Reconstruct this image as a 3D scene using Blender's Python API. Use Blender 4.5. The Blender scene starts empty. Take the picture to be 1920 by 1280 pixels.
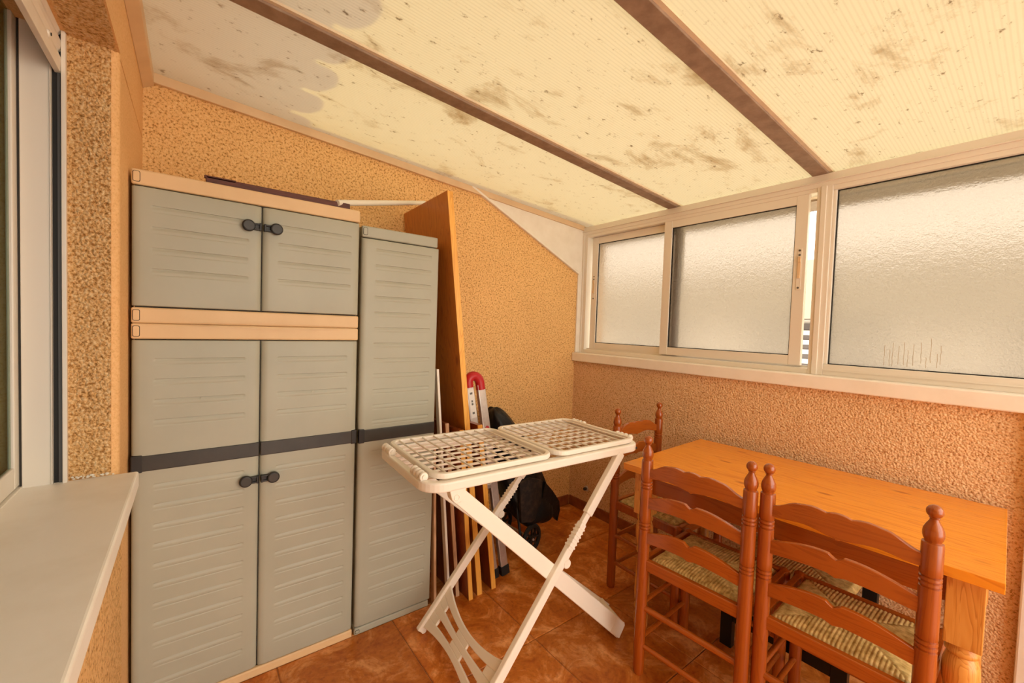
import bpy, bmesh, math, random
from mathutils import Vector, Matrix
random.seed(7)
PI = math.pi
scene = bpy.context.scene
COL = scene.collection

# ------------------------------------------------------------------ camera, sky, sun, exposure
cam = bpy.data.cameras.new('camera'); camo = bpy.data.objects.new('camera', cam); COL.objects.link(camo)
cam.sensor_fit = 'HORIZONTAL'; cam.sensor_width = 36.0; cam.lens = 786.343 / 1920 * 36.0
cam.clip_start = 0.02; cam.clip_end = 200
_R = Matrix(((0.79483141, -0.00540177, -0.60680627), (-0.60589372, 0.0484715, -0.79406758), (0.03370218, 0.99880996, 0.03525377)))
camo.matrix_world = Matrix.Translation((0, 0, 1.33)) @ _R.to_4x4()
scene.camera = camo

world = bpy.data.worlds.new('sky'); scene.world = world; world.use_nodes = True
bg = world.node_tree.nodes['Background']
bg.inputs['Color'].default_value = (1.0, 0.93, 0.82, 1); bg.inputs['Strength'].default_value = 3.8

sun = bpy.data.lights.new('sun', 'SUN'); suno = bpy.data.objects.new('sun', sun); COL.objects.link(suno)
sun.energy = 5.6; sun.angle = math.radians(1.0); sun.color = (1.0, 0.84, 0.26)
_to_sun = Vector((-0.62, 0.26, 1.0)).normalized()
suno.rotation_euler = _to_sun.to_track_quat('Z', 'Y').to_euler(); suno.location = (-3, 1, 6)

scene.view_settings.view_transform = 'Standard'; scene.view_settings.look = 'None'
scene.view_settings.gamma = 1.0; scene.view_settings.use_curve_mapping = False
scene.view_settings.exposure = 0.14

# ------------------------------------------------------------------ helpers
class MB:
    """collects geometry for one mesh"""
    def __init__(s): s.v = []; s.f = []
    def add(s, vs, fs):
        n = len(s.v); s.v += [tuple(p) for p in vs]; s.f += [tuple(i + n for i in q) for q in fs]; return s
    def box(s, a, b):
        x0, y0, z0 = a; x1, y1, z1 = b
        return s.add([(x0,y0,z0),(x1,y0,z0),(x1,y1,z0),(x0,y1,z0),(x0,y0,z1),(x1,y0,z1),(x1,y1,z1),(x0,y1,z1)],
                     [(3,2,1,0),(4,5,6,7),(0,1,5,4),(1,2,6,5),(2,3,7,6),(3,0,4,7)])
    def hexa(s, lo, hi):
        """lo, hi: four points each, same order"""
        return s.add(list(lo) + list(hi), [(3,2,1,0),(4,5,6,7),(0,1,5,4),(1,2,6,5),(2,3,7,6),(3,0,4,7)])
    def bar(s, p, q, w, h, up=(0,0,1), w2=None, h2=None):
        p = Vector(p); q = Vector(q); d = (q - p).normalized(); up = Vector(up)
        side = d.cross(up).normalized(); u = side.cross(d).normalized()
        w2 = w if w2 is None else w2; h2 = h if h2 is None else h2
        def ring(c, a, b): return [c - side*a/2 - u*b/2, c + side*a/2 - u*b/2, c + side*a/2 + u*b/2, c - side*a/2 + u*b/2]
        return s.hexa(ring(p, w, h), ring(q, w2, h2))
    def tube(s, pts, r, seg=12, cap=True, closed=False):
        pts = [Vector(p) for p in pts]; n = len(pts); rs = r if isinstance(r, (list, tuple)) else [r]*n
        vs = []; fs = []; prev = None
        for i, p in enumerate(pts):
            if closed: d = pts[(i+1) % n] - pts[i-1]
            else: d = pts[min(i+1, n-1)] - pts[max(i-1, 0)]
            d.normalize()
            if prev is None:
                a = Vector((0,0,1)) if abs(d.z) < .9 else Vector((1,0,0)); prev = a
            u = d.cross(prev)
            if u.length < 1e-5: u = d.cross(Vector((0,1,0)))
            u.normalize(); w = u.cross(d).normalized(); prev = w
            for k in range(seg):
                t = 2*PI*k/seg; vs.append(p + (u*math.cos(t) + w*math.sin(t))*rs[i])
        m = n if closed else n-1
        for i in range(m):
            for k in range(seg):
                a = i*seg + k; b = i*seg + (k+1) % seg; c = ((i+1) % n)*seg + (k+1) % seg; d = ((i+1) % n)*seg + k
                fs.append((d, c, b, a))
        if cap and not closed: fs.append(tuple(range(seg))); fs.append(tuple(reversed(range((n-1)*seg, n*seg))))
        return s.add(vs, fs)
    def lathe(s, prof, o=(0,0,0), seg=18, M=None):
        """prof: list of (r, z); M optional matrix"""
        vs = []; fs = []; n = len(prof)
        for r, z in prof:
            for k in range(seg):
                t = 2*PI*k/seg; p = Vector((r*math.cos(t), r*math.sin(t), z))
                p = M @ p if M else p; vs.append(p + Vector(o))
        for i in range(n-1):
            for k in range(seg): fs.append((i*seg+k, i*seg+(k+1) % seg, (i+1)*seg+(k+1) % seg, (i+1)*seg+k))
        fs.append(tuple(reversed(range(seg)))); fs.append(tuple(range((n-1)*seg, n*seg)))
        return s.add(vs, fs)
    def prism(s, poly, fn0, fn1):
        """poly: outline (a, b); fn0/fn1 map it to the two faces (strip triangulated by n-gon)"""
        n = len(poly); vs = [fn0(a, b) for a, b in poly] + [fn1(a, b) for a, b in poly]
        fs = [tuple(reversed(range(n))), tuple(range(n, 2*n))] + [(i, (i+1) % n, (i+1) % n + n, i + n) for i in range(n)]
        return s.add(vs, fs)
    def strip(s, top, bot, fn0, fn1):
        """slat between polylines top and bot [(a, b)], same count, two faces fn0/fn1"""
        n = len(top); vs = []
        for a, b in zip(top, bot): vs += [fn0(*b), fn0(*a), fn1(*b), fn1(*a)]
        fs = []
        for i in range(n-1):
            p = 4*i; q = p+4
            fs += [(p, q, q+1, p+1), (p+3, q+3, q+2, p+2), (p+1, q+1, q+3, p+3), (p+2, q+2, q, p)]
        fs += [(0, 1, 3, 2), (4*n-4, 4*n-2, 4*n-1, 4*n-3)]
        return s.add(vs, fs)
    def ringframe(s, outer, inner, z0, z1):
        """frame between two equal-count loops of (x, y)"""
        n = len(outer); vs = [(x,y,z0) for x,y in outer] + [(x,y,z0) for x,y in inner] + [(x,y,z1) for x,y in outer] + [(x,y,z1) for x,y in inner]
        fs = []
        for i in range(n):
            j = (i+1) % n
            fs += [(i, j, j+2*n, i+2*n), (j+n, i+n, i+3*n, j+3*n), (i+2*n, j+2*n, j+3*n, i+3*n), (j, i, i+n, j+n)]
        return s.add(vs, fs)
    def xf(s, M): s.v = [tuple(M @ Vector(p)) for p in s.v]; return s
    def build(s, name, mat, parent=None, smooth=False, bevel=0, seg=2, angle=40):
        me = bpy.data.meshes.new(name); me.from_pydata(s.v, [], s.f)
        bm = bmesh.new(); bm.from_mesh(me); bmesh.ops.recalc_face_normals(bm, faces=bm.faces); bm.to_mesh(me); bm.free()
        me.materials.append(M_[mat] if isinstance(mat, str) else mat)
        o = bpy.data.objects.new(name, me); COL.objects.link(o)
        if parent: o.parent = parent
        if smooth:
            for p in me.polygons: p.use_smooth = True
            try: me.set_sharp_from_angle(angle=math.radians(angle))
            except Exception: pass
        if bevel:
            b = o.modifiers.new('bevel', 'BEVEL'); b.width = bevel; b.segments = seg; b.limit_method = 'ANGLE'; b.angle_limit = math.radians(35)
        return o

def rrect(x0, y0, x1, y1, r, seg=6):
    out = []
    for cx, cy, a0 in ((x1-r, y1-r, 0), (x0+r, y1-r, 90), (x0+r, y0+r, 180), (x1-r, y0+r, 270)):
        for k in range(seg+1):
            t = math.radians(a0 + 90*k/seg); out.append((cx + r*math.cos(t), cy + r*math.sin(t)))
    return out

def empty(name, loc=(0,0,0), rz=0):
    o = bpy.data.objects.new(name, None); o.empty_display_size = .05; COL.objects.link(o); o.location = loc; o.rotation_euler = (0,0,rz); return o
def tag(o, label=None, cat=None, group=None, kind=None):
    if label: o['label'] = label
    if cat: o['category'] = cat
    if group: o['group'] = group
    if kind: o['kind'] = kind
    return o
def struct(o, label=None, cat=None): return tag(o, label, cat, kind='structure')
def copy_tree(o, parent=None):
    c = o.copy(); COL.objects.link(c); c.parent = parent
    for ch in [q for q in bpy.data.objects if q.parent == o]: copy_tree(ch, c)
    return c

# ------------------------------------------------------------------ materials
M_ = {}
def nd(nt, t, **kw):
    n = nt.nodes.new(t)
    for k, v in kw.items():
        if k in n.inputs: n.inputs[k].default_value = v
        else: setattr(n, k, v)
    return n
def mat(name, c, rough=.5, c2=None, nscale=20, stretch=(1,1,1), lo=.35, hi=.65, detail=4, bump=0, bscale=None, bdist=.002, spec=.4, metal=0, coat=0, bstretch=None):
    m = bpy.data.materials.new(name); m.use_nodes = True; nt = m.node_tree; p = nt.nodes['Principled BSDF']; L = nt.links.new
    p.inputs['Base Color'].default_value = (*c, 1); p.inputs['Roughness'].default_value = rough
    p.inputs['Specular IOR Level'].default_value = spec; p.inputs['Metallic'].default_value = metal; p.inputs['Coat Weight'].default_value = coat
    tc = nd(nt, 'ShaderNodeTexCoord')
    if c2:
        mp = nd(nt, 'ShaderNodeMapping'); mp.inputs['Scale'].default_value = stretch; L(tc.outputs['Object'], mp.inputs['Vector'])
        n = nd(nt, 'ShaderNodeTexNoise', Scale=nscale, Detail=detail, Roughness=.6); L(mp.outputs[0], n.inputs['Vector'])
        r = nd(nt, 'ShaderNodeValToRGB'); r.color_ramp.elements[0].position = lo; r.color_ramp.elements[1].position = hi
        r.color_ramp.elements[0].color = (*c, 1); r.color_ramp.elements[1].color = (*c2, 1)
        L(n.outputs['Fac'], r.inputs['Fac']); L(r.outputs['Color'], p.inputs['Base Color'])
    if bump:
        mp2 = nd(nt, 'ShaderNodeMapping'); mp2.inputs['Scale'].default_value = bstretch or (1,1,1); L(tc.outputs['Object'], mp2.inputs['Vector'])
        b = nd(nt, 'ShaderNodeTexNoise', Scale=bscale or nscale, Detail=3); L(mp2.outputs[0], b.inputs['Vector'])
        bp = nd(nt, 'ShaderNodeBump', Strength=bump, Distance=bdist); L(b.outputs['Fac'], bp.inputs['Height']); L(bp.outputs[0], p.inputs['Normal'])
    M_[name] = m; return m

def stucco(name, ca, cb, cdark, scale, bump, dist):
    """pebbled render: grains with dark pits between"""
    m = bpy.data.materials.new(name); m.use_nodes = True; nt = m.node_tree; p = nt.nodes['Principled BSDF']; L = nt.links.new
    p.inputs['Roughness'].default_value = .75; p.inputs['Specular IOR Level'].default_value = .25
    g = nd(nt, 'ShaderNodeTexCoord')
    n = nd(nt, 'ShaderNodeTexNoise', Scale=scale, Detail=4, Roughness=.7); L(g.outputs['Object'], n.inputs['Vector'])
    v = nd(nt, 'ShaderNodeTexVoronoi', Scale=scale*1.1); L(g.outputs['Object'], v.inputs['Vector'])
    big = nd(nt, 'ShaderNodeTexNoise', Scale=2.2, Detail=3); L(g.outputs['Object'], big.inputs['Vector'])
    r = nd(nt, 'ShaderNodeValToRGB'); e = r.color_ramp.elements
    e[0].position = .36; e[0].color = (*cdark, 1); e[1].position = .66; e[1].color = (*cb, 1)
    k = e.new(.48); k.color = (*ca, 1)
    L(n.outputs['Fac'], r.inputs['Fac'])
    mx = nd(nt, 'ShaderNodeMix', data_type='RGBA', blend_type='MULTIPLY'); mx.inputs['Factor'].default_value = .35
    rb = nd(nt, 'ShaderNodeValToRGB'); rb.color_ramp.elements[0].position = .3; rb.color_ramp.elements[1].position = .7
    rb.color_ramp.elements[0].color = (.78,.74,.7,1); rb.color_ramp.elements[1].color = (1,1,1,1)
    L(big.outputs['Fac'], rb.inputs['Fac']); L(r.outputs['Color'], mx.inputs['A']); L(rb.outputs['Color'], mx.inputs['B'])
    L(mx.outputs['Result'], p.inputs['Base Color'])
    ad = nd(nt, 'ShaderNodeMath', operation='SUBTRACT'); L(n.outputs['Fac'], ad.inputs[0]); L(v.outputs['Distance'], ad.inputs[1])
    bp = nd(nt, 'ShaderNodeBump', Strength=bump, Distance=dist); L(ad.outputs[0], bp.inputs['Height']); L(bp.outputs[0], p.inputs['Normal'])
    M_[name] = m; return m

stucco('stucco', (.90,.54,.21), (.95,.66,.31), (.40,.17,.035), 108, .7, .006)
stucco('stucco_parapet_lit', (.95,.61,.33), (.96,.71,.43), (.52,.25,.09), 118, .8, .007)  # same paint as the other stucco, lightened: the parapet's stronger light is in the colour
stucco('stucco_coarse', (.82,.47,.18), (.95,.71,.40), (.40,.17,.04), 125, .9, .008)
stucco('stucco_smooth', (.86,.52,.23), (.90,.57,.27), (.76,.43,.17), 160, .18, .003)

mat('white_paint', (.80,.74,.64), .45, (.86,.81,.72), 9, bump=.15, bscale=60, bdist=.002)
mat('sill_paint', (.93,.88,.80), .4, (.86,.80,.70), 7, lo=.45, hi=.8, bump=.25, bscale=35, bdist=.002)
mat('aluminium_white', (.80,.75,.66), .35, spec=.5)
mat('trim_beige', (.78,.57,.34), .5, (.70,.50,.29), 6)
mat('black_rubber', (.012,.012,.012), .6)
mat('dark_gap', (.03,.025,.02), .7)
mat('grey_channel', (.10,.10,.10), .4)
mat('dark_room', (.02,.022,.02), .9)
mat('cab_grey', (.385,.385,.305), .42, (.42,.42,.335), 5, lo=.3, hi=.7, bump=.05, bscale=300, bdist=.0006)
mat('cab_beige', (.70,.485,.26), .45, (.76,.54,.30), 6, lo=.35, hi=.7)
mat('cab_dark', (.036,.033,.028), .38, (.046,.041,.034), 14)
mat('handle_dark', (.022,.021,.020), .4)
mat('plastic_white', (.86,.80,.70), .32, spec=.5)
mat('red_plastic', (.48,.015,.02), .35)
mat('alu', (.62,.60,.57), .38, (.70,.68,.65), 60, metal=.75)
mat('label_paper', (.78,.76,.72), .5)
mat('label_ink', (.12,.12,.11), .5)
mat('bag_black', (.005,.005,.006), .42, (.010,.010,.012), 9, bump=.6, bscale=14, bdist=.02, spec=.3)
mat('bag_cloth', (.012,.009,.008), .7, (.05,.03,.02), 30, lo=.45, hi=.7)
mat('black_lacquer', (.008,.008,.008), .35)
mat('pole_white', (.82,.78,.66), .3)
mat('plank_maroon', (.13,.035,.02), .5, (.07,.02,.012), 25, stretch=(1,6,6))
mat('rafter', (.26,.18,.13), .6, (.36,.26,.19), 18, bump=.3, bscale=60, bdist=.002)
mat('rafter_pale', (.80,.68,.50), .5, (.70,.58,.42), 8)
mat('terracotta_tile', (.42,.20,.11), .6, (.52,.28,.16), 6)
mat('neighbour_wall', (.82,.78,.70), .8)
mat('neighbour_grey', (.12,.10,.09), .7)
mat('neighbour_red', (.20,.17,.15), .7)
mat('outside_ground', (.42,.38,.33), .9)
mat('baseboard', (.36,.115,.035), .35, (.22,.06,.02), 14)
mat('grout', (.42,.18,.06), .8, (.30,.11,.035), 30)
mat('water_mark', (.45,.36,.24), .2)
mat('screw', (.15,.13,.11), .4, metal=.6)

def wood(name, ca, cb, cline, axis, rough=.3, coat=.2, scale=1.0, knots=True):
    m = bpy.data.materials.new(name); m.use_nodes = True; nt = m.node_tree; p = nt.nodes['Principled BSDF']; L = nt.links.new
    p.inputs['Roughness'].default_value = rough; p.inputs['Coat Weight'].default_value = coat; p.inputs['Coat Roughness'].default_value = .2
    g = nd(nt, 'ShaderNodeTexCoord'); mp = nd(nt, 'ShaderNodeMapping')
    st = [16*scale]*3; st[axis] = 1.1*scale; mp.inputs['Scale'].default_value = st; L(g.outputs['Object'], mp.inputs['Vector'])
    n = nd(nt, 'ShaderNodeTexNoise', Scale=1.0, Detail=3, Distortion=.6); L(mp.outputs[0], n.inputs['Vector'])
    mu = nd(nt, 'ShaderNodeMath', operation='MULTIPLY'); mu.inputs[1].default_value = 9; L(n.outputs['Fac'], mu.inputs[0])
    fr = nd(nt, 'ShaderNodeMath', operation='FRACT'); L(mu.outputs[0], fr.inputs[0])
    r = nd(nt, 'ShaderNodeValToRGB'); e = r.color_ramp.elements
    e[0].position = 0; e[0].color = (*ca, 1); e[1].position = 1; e[1].color = (*ca, 1)
    k = e.new(.62); k.color = (*cb, 1); k = e.new(.86); k.color = (*cline, 1)
    L(fr.outputs[0], r.inputs['Fac'])
    col = r.outputs['Color']
    if knots:
        st2 = [9*scale]*3; st2[axis] = 3.5*scale; mp2 = nd(nt, 'ShaderNodeMapping'); mp2.inputs['Scale'].default_value = st2; L(g.outputs['Object'], mp2.inputs['Vector'])
        v = nd(nt, 'ShaderNodeTexVoronoi', Scale=1.0); L(mp2.outputs[0], v.inputs['Vector'])
        rk = nd(nt, 'ShaderNodeValToRGB'); rk.color_ramp.elements[0].position = .06; rk.color_ramp.elements[0].color = (.45,.28,.18,1)
        rk.color_ramp.elements[1].position = .15; rk.color_ramp.elements[1].color = (1,1,1,1); L(v.outputs['Distance'], rk.inputs['Fac'])
        mx = nd(nt, 'ShaderNodeMix', data_type='RGBA', blend_type='MULTIPLY'); mx.inputs['Factor'].default_value = .8
        L(col, mx.inputs['A']); L(rk.outputs['Color'], mx.inputs['B']); col = mx.outputs['Result']
    L(col, p.inputs['Base Color'])
    M_[name] = m; return m
wood('pine_table', (.90,.335,.020), (.87,.305,.017), (.74,.225,.012), 1, .25, .35, 1.3)
wood('pine_leg', (.76,.36,.08), (.70,.30,.055), (.56,.20,.03), 2, .32, .2, 2.2, False)
wood('chair_wood_z', (.36,.078,.007), (.34,.070,.006), (.29,.056,.005), 2, .26, .4, 1.5, False)
wood('chair_wood_y', (.41,.098,.009), (.39,.090,.008), (.33,.072,.006), 1, .26, .4, 1.5, False)
wood('board_pine', (.60,.21,.028), (.56,.18,.022), (.46,.13,.015), 2, .4, .15, 1.2)
wood('board_brown', (.30,.07,.014), (.26,.055,.011), (.19,.038,.008), 2, .4, .15, 1.4)
wood('board_edge', (.90,.48,.09), (.86,.42,.07), (.74,.32,.05), 2, .45, .1, 1.8, False)
wood('board_edge_pale', (.62,.38,.22), (.55,.32,.17), (.42,.23,.11), 2, .5, .1, 1.8, False)

def rush_mat():
    m = bpy.data.materials.new('rush'); m.use_nodes = True; nt = m.node_tree; p = nt.nodes['Principled BSDF']; L = nt.links.new
    p.inputs['Roughness'].default_value = .45
    g = nd(nt, 'ShaderNodeTexCoord')
    n = nd(nt, 'ShaderNodeTexNoise', Scale=55, Detail=4); L(g.outputs['Object'], n.inputs['Vector'])
    r = nd(nt, 'ShaderNodeValToRGB'); r.color_ramp.elements[0].position = .3; r.color_ramp.elements[1].position = .72
    r.color_ramp.elements[0].color = (.34,.20,.04,1); r.color_ramp.elements[1].color = (.78,.56,.22,1)
    L(n.outputs['Fac'], r.inputs['Fac']); L(r.outputs['Color'], p.inputs['Base Color']); M_['rush'] = m
rush_mat()

def tile_mat():
    m = bpy.data.materials.new('floor_tile'); m.use_nodes = True; nt = m.node_tree; p = nt.nodes['Principled BSDF']; L = nt.links.new
    p.inputs['Roughness'].default_value = .32; p.inputs['Specular IOR Level'].default_value = .4
    g = nd(nt, 'ShaderNodeNewGeometry')
    n = nd(nt, 'ShaderNodeTexNoise', Scale=7, Detail=8, Roughness=.7, Distortion=.8); L(g.outputs['Position'], n.inputs['Vector'])
    r = nd(nt, 'ShaderNodeValToRGB'); e = r.color_ramp.elements
    e[0].position = .32; e[0].color = (.36,.075,.006,1); e[1].position = .68; e[1].color = (.88,.42,.16,1)
    k = e.new(.5); k.color = (.56,.17,.022,1)
    L(n.outputs['Fac'], r.inputs['Fac'])
    n2 = nd(nt, 'ShaderNodeTexNoise', Scale=60, Detail=4); L(g.outputs['Position'], n2.inputs['Vector'])
    r2 = nd(nt, 'ShaderNodeValToRGB'); r2.color_ramp.elements[0].position = .3; r2.color_ramp.elements[0].color = (.6,.5,.45,1)
    r2.color_ramp.elements[1].position = .5; r2.color_ramp.elements[1].color = (1,1,1,1); L(n2.outputs['Fac'], r2.inputs['Fac'])
    mx = nd(nt, 'ShaderNodeMix', data_type='RGBA', blend_type='MULTIPLY'); mx.inputs['Factor'].default_value = .6
    L(r.outputs['Color'], mx.inputs['A']); L(r2.outputs['Color'], mx.inputs['B'])
    oi = nd(nt, 'ShaderNodeObjectInfo'); mr = nd(nt, 'ShaderNodeMapRange'); mr.inputs['To Min'].default_value = .85; mr.inputs['To Max'].default_value = 1.12
    L(oi.outputs['Random'], mr.inputs['Value'])
    mx2 = nd(nt, 'ShaderNodeVectorMath', operation='SCALE'); L(mx.outputs['Result'], mx2.inputs[0]); L(mr.outputs[0], mx2.inputs['Scale'])
    L(mx2.outputs[0], p.inputs['Base Color'])
    bp = nd(nt, 'ShaderNodeBump', Strength=.25, Distance=.003); L(n.outputs['Fac'], bp.inputs['Height']); L(bp.outputs[0], p.inputs['Normal'])
    M_['floor_tile'] = m
tile_mat()

def roof_mat():
    """weathered twin-wall sheet: translucent, fine flutes along the slope, mould and dirt"""
    m = bpy.data.materials.new('roof_sheet'); m.use_nodes = True; nt = m.node_tree; nt.nodes.clear(); L = nt.links.new
    out = nd(nt, 'ShaderNodeOutputMaterial'); g = nd(nt, 'ShaderNodeNewGeometry')
    w = nd(nt, 'ShaderNodeTexWave', wave_type='BANDS', bands_direction='Y', Scale=26); L(g.outputs['Position'], w.inputs['Vector'])
    mp = nd(nt, 'ShaderNodeMapping'); mp.inputs['Scale'].default_value = (1.0, 1.6, 1); L(g.outputs['Position'], mp.inputs['Vector'])
    n1 = nd(nt, 'ShaderNodeTexNoise', Scale=3.1, Detail=9, Roughness=.72, Distortion=.4); L(mp.outputs[0], n1.inputs['Vector'])
    r1 = nd(nt, 'ShaderNodeValToRGB'); r1.color_ramp.elements[0].position = .28; r1.color_ramp.elements[0].color = (.70,.61,.50,1)
    r1.color_ramp.elements[1].position = .45; r1.color_ramp.elements[1].color = (1,1,1,1); L(n1.outputs['Fac'], r1.inputs['Fac'])
    n2 = nd(nt, 'ShaderNodeTexNoise', Scale=26, Detail=5, Roughness=.7); L(mp.outputs[0], n2.inputs['Vector'])
    r2 = nd(nt, 'ShaderNodeValToRGB'); r2.color_ramp.elements[0].position = .30; r2.color_ramp.elements[0].color = (.35,.28,.2,1)
    r2.color_ramp.elements[1].position = .39; r2.color_ramp.elements[1].color = (1,1,1,1); L(n2.outputs['Fac'], r2.inputs['Fac'])
    r3 = nd(nt, 'ShaderNodeValToRGB'); r3.color_ramp.elements[0].position = 0; r3.color_ramp.elements[0].color = (.93,.93,.93,1)
    r3.color_ramp.elements[1].position = .5; r3.color_ramp.elements[1].color = (1,1,1,1); L(w.outputs['Fac'], r3.inputs['Fac'])
    a = nd(nt, 'ShaderNodeMix', data_type='RGBA', blend_type='MULTIPLY'); a.inputs['Factor'].default_value = .75; L(r1.outputs[0], a.inputs['A']); L(r2.outputs[0], a.inputs['B'])
    b = nd(nt, 'ShaderNodeMix', data_type='RGBA', blend_type='MULTIPLY'); b.inputs['Factor'].default_value = 1; L(a.outputs['Result'], b.inputs['A']); L(r3.outputs[0], b.inputs['B'])
    c = nd(nt, 'ShaderNodeMix', data_type='RGBA', blend_type='MULTIPLY'); c.inputs['Factor'].default_value = 1; L(b.outputs['Result'], c.inputs['A']); c.inputs['B'].default_value = (.70,.655,.56,1)
    c2 = nd(nt, 'ShaderNodeMix', data_type='RGBA', blend_type='MULTIPLY'); c2.inputs['Factor'].default_value = 1; L(b.outputs['Result'], c2.inputs['A']); c2.inputs['B'].default_value = (.62,.58,.50,1)
    tr = nd(nt, 'ShaderNodeBsdfTranslucent'); L(c.outputs['Result'], tr.inputs['Color'])
    df = nd(nt, 'ShaderNodeBsdfDiffuse'); L(c2.outputs['Result'], df.inputs['Color'])
    ms = nd(nt, 'ShaderNodeMixShader'); ms.inputs[0].default_value = .5; L(tr.outputs[0], ms.inputs[1]); L(df.outputs[0], ms.inputs[2])
    L(ms.outputs[0], out.inputs['Surface']); M_['roof_sheet'] = m
roof_mat()

def frosted():
    m = bpy.data.materials.new('frosted_glass'); m.use_nodes = True; nt = m.node_tree; nt.nodes.clear(); L = nt.links.new
    out = nd(nt, 'ShaderNodeOutputMaterial'); g = nd(nt, 'ShaderNodeNewGeometry')
    n = nd(nt, 'ShaderNodeTexNoise', Scale=85, Detail=3); L(g.outputs['Position'], n.inputs['Vector'])
    bp = nd(nt, 'ShaderNodeBump', Strength=1.0, Distance=.008); L(n.outputs['Fac'], bp.inputs['Height'])
    rf = nd(nt, 'ShaderNodeBsdfRefraction', Roughness=.30, IOR=1.12); rf.inputs['Color'].default_value = (.60,.56,.52,1); L(bp.outputs[0], rf.inputs['Normal'])
    tr = nd(nt, 'ShaderNodeBsdfTranslucent'); tr.inputs['Color'].default_value = (.62,.58,.52,1); L(bp.outputs[0], tr.inputs['Normal'])
    ms = nd(nt, 'ShaderNodeMixShader'); ms.inputs[0].default_value = .3; L(rf.outputs[0], ms.inputs[1]); L(tr.outputs[0], ms.inputs[2])
    gl = nd(nt, 'ShaderNodeBsdfGlossy', Roughness=.35); m2 = nd(nt, 'ShaderNodeMixShader'); m2.inputs[0].default_value = .04
    L(ms.outputs[0], m2.inputs[1]); L(gl.outputs[0], m2.inputs[2]); L(m2.outputs[0], out.inputs['Surface']); M_['frosted_glass'] = m
frosted()
def dark_glass():
    m = bpy.data.materials.new('house_glass'); m.use_nodes = True; nt = m.node_tree; nt.nodes.clear(); L = nt.links.new
    out = nd(nt, 'ShaderNodeOutputMaterial'); t = nd(nt, 'ShaderNodeBsdfTransparent'); t.inputs['Color'].default_value = (.75,.8,.75,1)
    gl = nd(nt, 'ShaderNodeBsdfGlossy', Roughness=.02); f = nd(nt, 'ShaderNodeFresnel', IOR=1.3)
    ms = nd(nt, 'ShaderNodeMixShader'); ms.inputs[0].default_value = .015; L(t.outputs[0], ms.inputs[1]); L(gl.outputs[0], ms.inputs[2]); L(ms.outputs[0], out.inputs['Surface'])
    M_['house_glass'] = m
dark_glass()

# ------------------------------------------------------------------ room constants
XL, XR, YB, YF = -.158, 2.295, 2.223, -2.2
def zr(x): return 2.267 - .0713*(x + .123)      # underside of the sloping roof

# ------------------------------------------------------------------ floor
P, G = .455, .0035
fl = MB().box((-.6, YF-.2, -.15), (2.6, YB+.2, -.004)).build('floor', 'grout'); struct(fl, 'mottled terracotta tiled floor', 'floor')
tile_mesh = None
i0 = 1.175 - 3*P; j0 = 1.303 - 8*P
for i in range(7):
    for j in range(11):
        x0 = i0 + i*P; y0 = j0 + j*P; x1 = x0 + P; y1 = y0 + P
        a, b, c, d = max(x0, XL), min(x1, XR), max(y0, YF), min(y1, YB)
        if b - a < .03 or d - c < .03: continue
        if (a, b, c, d) == (x0, x1, y0, y1) and tile_mesh:
            o = bpy.data.objects.new('tile', tile_mesh); COL.objects.link(o)
        else:
            mb = MB(); hx, hy = (b-a-G)/2, (d-c-G)/2; e = .0025
            lo = [(-hx,-hy,-.01),(hx,-hy,-.01),(hx,hy,-.01),(-hx,hy,-.01)]
            mi = [(-hx,-hy,-e),(hx,-hy,-e),(hx,hy,-e),(-hx,hy,-e)]
            hi = [(-hx+e,-hy+e,0),(hx-e,-hy+e,0),(hx-e,hy-e,0),(-hx+e,hy-e,0)]
            mb.hexa(lo, mi); mb.add(mi+hi, [(0,1,5,4),(1,2,6,5),(2,3,7,6),(3,0,4,7),(4,5,6,7)])
            o = mb.build('tile', 'floor_tile')
            if (a, b, c, d) == (x0, x1, y0, y1): tile_mesh = o.data
        o.location = ((a+b)/2, (c+d)/2, 0); o.parent = fl

# ------------------------------------------------------------------ back wall with white gusset panel
wb = MB().prism([(-.6,-.1),(2.6,-.1),(2.6,2.42),(-.6,2.42)], lambda x,z:(x,YB,z), lambda x,z:(x,YB+.2,z)).build('wall_back', 'stucco')
struct(wb, 'orange pebbled stucco end wall behind the cabinets', 'wall')
gs = MB().prism([(1.375, zr(1.375)-.012), (2.33, 1.745), (2.33, zr(2.33)-.012)], lambda x,z:(x,YB-.008,z), lambda x,z:(x,YB+.002,z)).build('gusset_panel', 'white_paint', wb)
MB().bar((1.345,YB-.008,2.172), (2.30,YB-.008,1.742), .014, .022, (0,1,0)).build('gusset_bead', 'white_paint', wb, bevel=.003)
# plaster strip between stucco and window jamb
MB().box((2.292, YB-.012, 1.155), (2.34, YB+.001, 1.76)).build('corner_strip', 'white_paint', wb, bevel=.003)

# ------------------------------------------------------------------ window wall: parapet, sill, frames, panes
wr = MB().box((XR, YF-.2, -.1), (XR+.2, YB+.2, 1.10)).build('wall_right', 'stucco_parapet_lit'); struct(wr, 'orange stucco parapet wall below the windows', 'wall')
sill = MB().box((2.264, YF, 1.092), (2.53, YB-.001, 1.154)).build('trim_1', 'sill_paint', bevel=.006, seg=3); struct(sill, 'long white painted window sill along the parapet', 'window sill')
XF = 2.335
beam = MB()
beam.box((XF-.004, -.83, 2.028), (XF+.075, YB-.001, zr(XF)-.004)).box((XF-.012, -.83, 2.05), (XF, YB-.001, 2.056))
hb = beam.build('trim_2', 'aluminium_white', bevel=.002); struct(hb, 'white aluminium header rail above the windows', 'header rail')

def winframe(nm, y0, y1, label):
    e = empty(nm, (0,0,0)); struct(e, label, 'window'); return e
w1 = winframe('window_1', .7, 2.2, 'sliding window with two frosted sashes in a white aluminium frame')
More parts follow.
